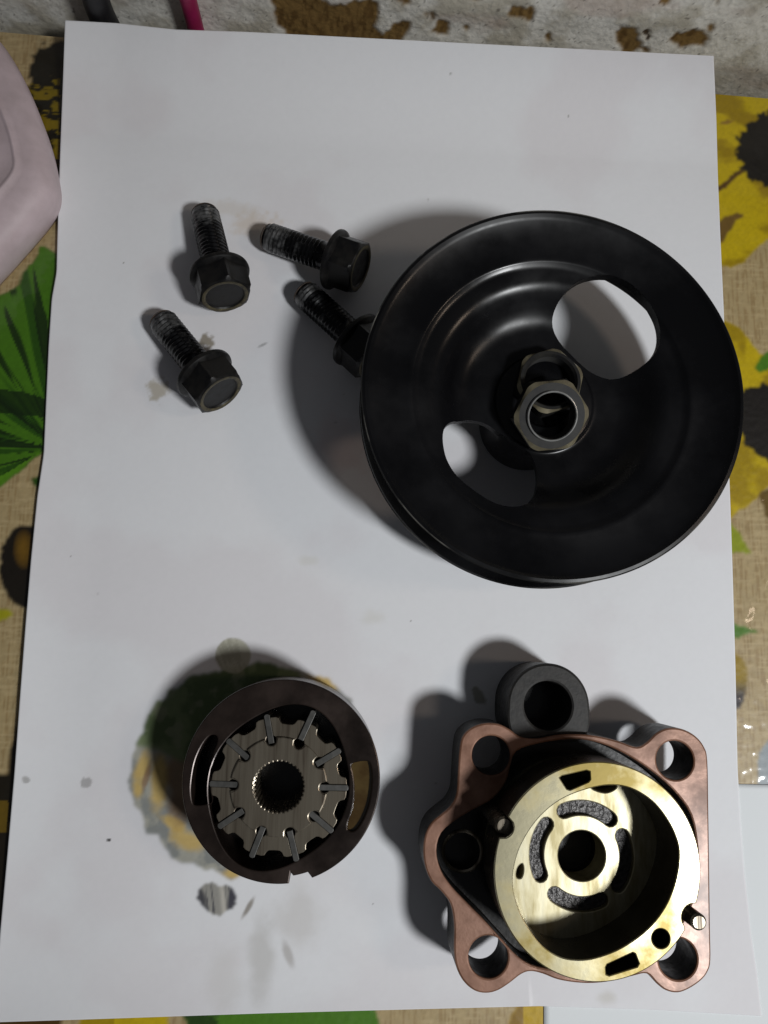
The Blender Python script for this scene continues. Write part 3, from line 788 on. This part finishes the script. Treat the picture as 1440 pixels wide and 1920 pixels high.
# rotor
VA = [66, 102, 140, 178, 213.5, 249.5, 285.5, 321.5, 359, 30.5]
VR = [(258, 422), (221, 373), (209, 363), (210, 360), (215, 365), (212, 373), (227, 382), (206, 362), (205, 360), (219, 366)]
RT = 352 * kk
slot_w = 15.5 * kk; key_r = 27 * kk; key_c = 238 * kk
def rot_outline():
    pts = []
    VS = sorted(VA)
    for i, a in enumerate(VS):
        nxt = VS[(i + 1) % 10] + (360 if i == 9 else 0)
        ar = math.radians(a)
        e = np.array([math.cos(ar), math.sin(ar)]); f = np.array([-e[1], e[0]])
        def q(r, w): return tuple(e * r + f * w)
        pts += [q(RT * 1.0, -slot_w)]
        rk = key_c + math.sqrt(key_r ** 2 - slot_w ** 2)
        pts += [q(rk, -slot_w)]
        a0 = math.asin(slot_w / key_r)
        for k in range(1, 16):
            th = -a0 - (2 * math.pi - 2 * a0) * k / 16
            pts.append(q(key_c + key_r * math.cos(th), key_r * math.sin(th)))
        pts += [q(rk, slot_w), q(RT * 1.0, slot_w)]
        # land then scallop then land
        da = nxt - a
        lw = math.degrees(slot_w / RT)
        for fr, rr_ in ((0.20, 1.0), (0.27, 0.985), (0.31, 0.93), (0.36, 0.905), (0.43, 0.9), (0.5, 0.898), (0.57, 0.9), (0.64, 0.905), (0.69, 0.93), (0.73, 0.985), (0.80, 1.0)):
            th = math.radians(a + da * fr)
            pts.append((RT * rr_ * math.cos(th), RT * rr_ * math.sin(th)))
    return pts
def spline(r, n=36, dp=0.22):
    out = []
    for i in range(n):
        for fr, rr_ in ((0.0, r), (0.32, r), (0.42, r - dp), (0.88, r - dp)):
            th = 2 * math.pi * (i + fr) / n
            out.append((rr_ * math.cos(th), rr_ * math.sin(th)))
    return out
outl_r = [(a + ro[0], b + ro[1]) for a, b in rot_outline()]
spl = [(a + ro[0], b + ro[1]) for a, b in spline(128 * kk)]
rotor = finish('rotor', prism_mesh('rotor', outl_r, [spl], 5.0, CZ + 0.1, bevel=0.18), M['rotor'], cart)
face = []
for i in range(360):
    th = 2 * math.pi * i / 360; r = 250 * kk
    for a in VA:
        dlt = (i - a + 180) % 360 - 180
        if abs(dlt) < 25:
            d = math.radians(dlt)
            disc = (key_r * 1.05) ** 2 - (key_c * math.sin(d)) ** 2
            if disc > 0:
                r = min(r, key_c * math.cos(d) - math.sqrt(disc))
    face.append((ro[0] + r * math.cos(th), ro[1] + r * math.sin(th)))
spl2 = [(a + ro[0], b + ro[1]) for a, b in spline(130 * kk)]
finish('raised_face', prism_mesh('raised_face', face, [spl2], CZ - 1.0, CZ + 0.85, bevel=0.32), M['rotor'], rotor)
rng = random.Random(2)
for a, (r0, r1) in zip(VA, VR):
    ar = math.radians(a)
    w = slot_w * 0.97; r0 *= kk; r1 *= kk
    pts = [(r0, -w), (r1 - 0.35, -w), (r1, -w * 0.45), (r1, w * 0.45), (r1 - 0.35, w), (r0, w)]
    c_, s_ = math.cos(ar), math.sin(ar)
    pts = [(ro[0] + x * c_ - y * s_, ro[1] + x * s_ + y * c_) for x, y in pts]
    finish('vane', prism_mesh('vane', pts, [], 5.0, CZ + 0.15 + rng.uniform(0.0, 0.5), bevel=0.12), M['vane'], cart)

# ================================================================== PUMP HOUSING
HZ = 20.0
def R1(u, v): return (760 + u / 2.25, 1160 + v / 2.25)
hc = np.array(px(1090, 1608, HZ))
def H(u, v, z=HZ):
    p = px(*R1(u, v), z); return (p[0] - hc[0], p[1] - hc[1])
house = thing('pump_housing', 'cast pump housing with copper coloured flange, four bolt ears and a port boss', 'pump housing', (hc[0], hc[1], 0))
fo = [(222, 650), (228, 560), (240, 500), (275, 462), (330, 441), (390, 443), (440, 466), (490, 500), (560, 505), (640, 490), (720, 487), (800, 493), (900, 516), (975, 541), (1020, 520), (1060, 482), (1110, 461), (1170, 466), (1225, 495), (1262, 540), (1277, 600),
      (1281, 800), (1284, 1000), (1288, 1300), (1290, 1440), (1278, 1490), (1250, 1527), (1200, 1562), (1150, 1580), (1100, 1570), (1060, 1540), (1020, 1500), (960, 1510), (850, 1535), (750, 1540), (650, 1526), (580, 1500), (530, 1490), (490, 1502), (440, 1540), (390, 1571),
      (340, 1582), (290, 1570), (245, 1530), (215, 1470), (205, 1400), (205, 1290), (190, 1205), (150, 1150), (110, 1110), (84, 1050), (75, 980), (84, 910), (110, 860), (150, 825), (190, 790), (215, 740)]
fout = catmull([H(*p) for p in fo], 4)
cavp = [(470, 560), (560, 528), (700, 508), (800, 520), (890, 552), (985, 606), (1075, 672), (1150, 745), (1205, 830), (1228, 950), (1232, 1080), (1205, 1200), (1140, 1320), (1050, 1400), (930, 1455), (800, 1480), (680, 1480), (560, 1470), (480, 1430), (400, 1345), (330, 1268), (262, 1200), (195, 1130), (150, 1060), (132, 980), (152, 905), (215, 850), (290, 805), (370, 760), (425, 690), (445, 620)]
cav = catmull([H(*p) for p in cavp], 3)
er = 5.05
ears = [H(362, 577), H(1138, 598), H(350, 1428), H(1150, 1436)]
eholes = [circle(c, er, 48) for c in ears]
finish('flange', prism_mesh('flange', fout, [cav] + eholes, 7.0, HZ, 0, 1, bevel=0.5), [M['copper_face'], M['cast']], house)
fl_in = catmull([H(*p) for p in cavp], 3)
port = H(240, 980, 13.5)
plate_c = np.array(px(1091, 1606, 22.0)) - hc
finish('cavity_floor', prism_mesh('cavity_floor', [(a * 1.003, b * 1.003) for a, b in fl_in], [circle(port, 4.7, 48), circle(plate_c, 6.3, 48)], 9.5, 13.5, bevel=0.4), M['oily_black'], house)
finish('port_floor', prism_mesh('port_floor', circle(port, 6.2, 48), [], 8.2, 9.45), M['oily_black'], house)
lathe = lathe_mesh('port_lip', [(4.72, 13.45), (5.5, 13.45), (5.6, 13.8), (5.2, 14.05), (4.72, 13.8)], 64, c=port)
finish('port_lip', lathe, M['rotor'], house)
base_o = [(plate_c[0] * 0.9 + 21.8 * math.cos(2 * math.pi * i / 80), plate_c[1] * 0.9 + 21.8 * math.sin(2 * math.pi * i / 80)) for i in range(80)]
finish('lower_body', prism_mesh('lower_body', base_o, [], 0.0, 9.5, bevel=1.0), M['cast'], house)
bc = np.array(px(1029, 1323, 18.0)) - hc
brd = 77 * (238 - 18) / 1500 * 1.0
# boss: tube joined to the body by a web
bo_out = []
for i in range(90):
    th = 2 * math.pi * i / 90
    r = brd
    x, y = math.cos(th) * r, math.sin(th) * r
    if y < 0:
        x = math.copysign(min(abs(x) ** 0.35 * brd ** 0.65, brd) * (1 + 0.10 * -y / brd), x); y *= 0.86
    bo_out.append((bc[0] + x, bc[1] + y))
finish('port_boss', prism_mesh('port_boss', bo_out, [circle(bc + np.array([-0.2, 0]), 6.45, 64)], 0.2, 18.0, 0, 1, bevel=0.7), [M['cast_grey'], M['cast']], house)
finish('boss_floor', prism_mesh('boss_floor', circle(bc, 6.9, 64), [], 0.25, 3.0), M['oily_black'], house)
for (u, v, r, z) in ((418, 876, 2.25, 33.0), (1240, 1282, 2.0, 33.5)):
    p = H(u, v, z)
    pr = [(0.05, 13.4), (r, 13.4), (r, z - 0.5), (r - 0.5, z), (0.05, z)]
    finish('dowel_pin', lathe_mesh('dowel_pin', pr, 32, c=p), M['rotor'], house)

# ---- pressure plate
PZ = 22.0
ppc = np.array(px(1091, 1604.5, PZ))
pk = (238 - PZ) / 1500 / 2.25 * 1.0
plate = thing('pressure_plate', 'round brassy pressure plate with four curved slots seated inside the housing', 'pressure plate', (ppc[0], ppc[1], 13.5))
def PP(u, v):
    p = px(*R1(u, v), PZ); return (p[0] - ppc[0], p[1] - ppc[1])
def arc_slot(a0, a1, r0, r1, n=18):
    rm, w = (r0 + r1) / 2, (r1 - r0) / 2
    pts = []
    for i in range(n + 1):
        a = math.radians(a0 + (a1 - a0) * i / n); pts.append((r1 * math.cos(a), r1 * math.sin(a)))
    for k in range(1, 6):
        t_ = math.pi * k / 6; a = math.radians(a1)
        pts.append(((rm + w * math.cos(t_)) * math.cos(a) - w * math.sin(t_) * math.sin(a), (rm + w * math.cos(t_)) * math.sin(a) + w * math.sin(t_) * math.cos(a)))
    for i in range(n + 1):
        a = math.radians(a1 + (a0 - a1) * i / n); pts.append((r0 * math.cos(a), r0 * math.sin(a)))
    for k in range(1, 6):
        t_ = math.pi * k / 6; a = math.radians(a0)
        pts.append(((rm - w * math.cos(t_)) * math.cos(a) + w * math.sin(t_) * math.sin(a), (rm - w * math.cos(t_)) * math.sin(a) - w * math.sin(t_) * math.cos(a)))
    return pts
slots = [(49, 112), (140, 203), (232, 294), (-38, 24)]
sl = [arc_slot(a0, a1, 158 * pk, 214 * pk) for a0, a1 in slots]
cuts = [catmull([PP(*p) for p in q], 4) for q in ([(788, 716), (830, 703), (888, 703), (880, 722), (840, 734)], [(468, 1088), (474, 1052), (494, 1035), (498, 1065), (488, 1094)])]
pm = prism_mesh('plate_disc', circle((0, 0), 24.0, 120), [circle((0, 0), 97 * pk, 72)] + sl + cuts, 0.0, PZ - 13.5, bevel=0.3)
pd = finish('plate_disc', pm, M['plate'], plate)
for s_ in sl:
    c_ = np.mean(s_, 0)
    finish('slot_pocket', prism_mesh('slot_pocket', [tuple(c_ + (np.array(q) - c_) * 1.0) for q in s_], [], 1.0, PZ - 13.5 - 1.6), M['pocket'], pd)

# ---- cam ring resting on the plate
RZ0, RZ1 = 22.0, 36.0
rc = np.array(px(1120, 1635, RZ1))
ring = thing('loose_cam_ring', 'thick brassy cam ring with an oval opening resting on the pump housing', 'cam ring', (rc[0], rc[1], RZ0))
def RG(u, v):
    p = px(*R1(u, v), RZ1); return (p[0] - rc[0], p[1] - rc[1])
ro_ = np.array([RG(810 + 436 * math.cos(2 * math.pi * i / 240), 1069 - 466 * math.sin(2 * math.pi * i / 240)) for i in range(240)])
def bite(points, c, r):
    out = []
    c = np.array(c)
    for p in points:
        if np.hypot(*(p - c)) < r:
            e = p / np.hypot(*p)
            b_ = e @ c; disc = b_ * b_ - (c @ c - r * r)
            q = (b_ - math.sqrt(max(disc, 0)))
            out.append(e * q)
        else:
            out.append(p)
    return np.array(out)
ro_ = bite(ro_, RG(412, 878), 2.6)
ro_ = bite(ro_, RG(1222, 1262), 3.2)
rin = catmull([RG(*p) for p in [(455, 1105), (462, 1040), (485, 965), (530, 885), (590, 815), (665, 760), (760, 722), (860, 703), (950, 716), (1040, 770), (1105, 850), (1145, 935), (1154, 1010), (1138, 1110), (1095, 1215), (1020, 1310), (910, 1388), (800, 1430), (715, 1438), (640, 1420), (565, 1365), (500, 1270), (465, 1180)]], 5)
sl1 = [RG(*p) for p in [(652, 672), (662, 664), (765, 641), (778, 646), (780, 678), (772, 688), (695, 722), (682, 718)]]
sl2 = [RG(*p) for p in [(846, 1472), (852, 1460), (960, 1410), (970, 1415), (985, 1455), (978, 1468), (860, 1505), (848, 1500)]]
sh = circle(RG(1078, 1350), 2.15, 32)
finish('ring_body', prism_mesh('ring_body', [tuple(p) for p in ro_], [rin, sl1, sl2, sh], 0.0, RZ1 - RZ0, 0, 1, bevel=0.3), [M['cam_brass'], M['ring_side']], ring)
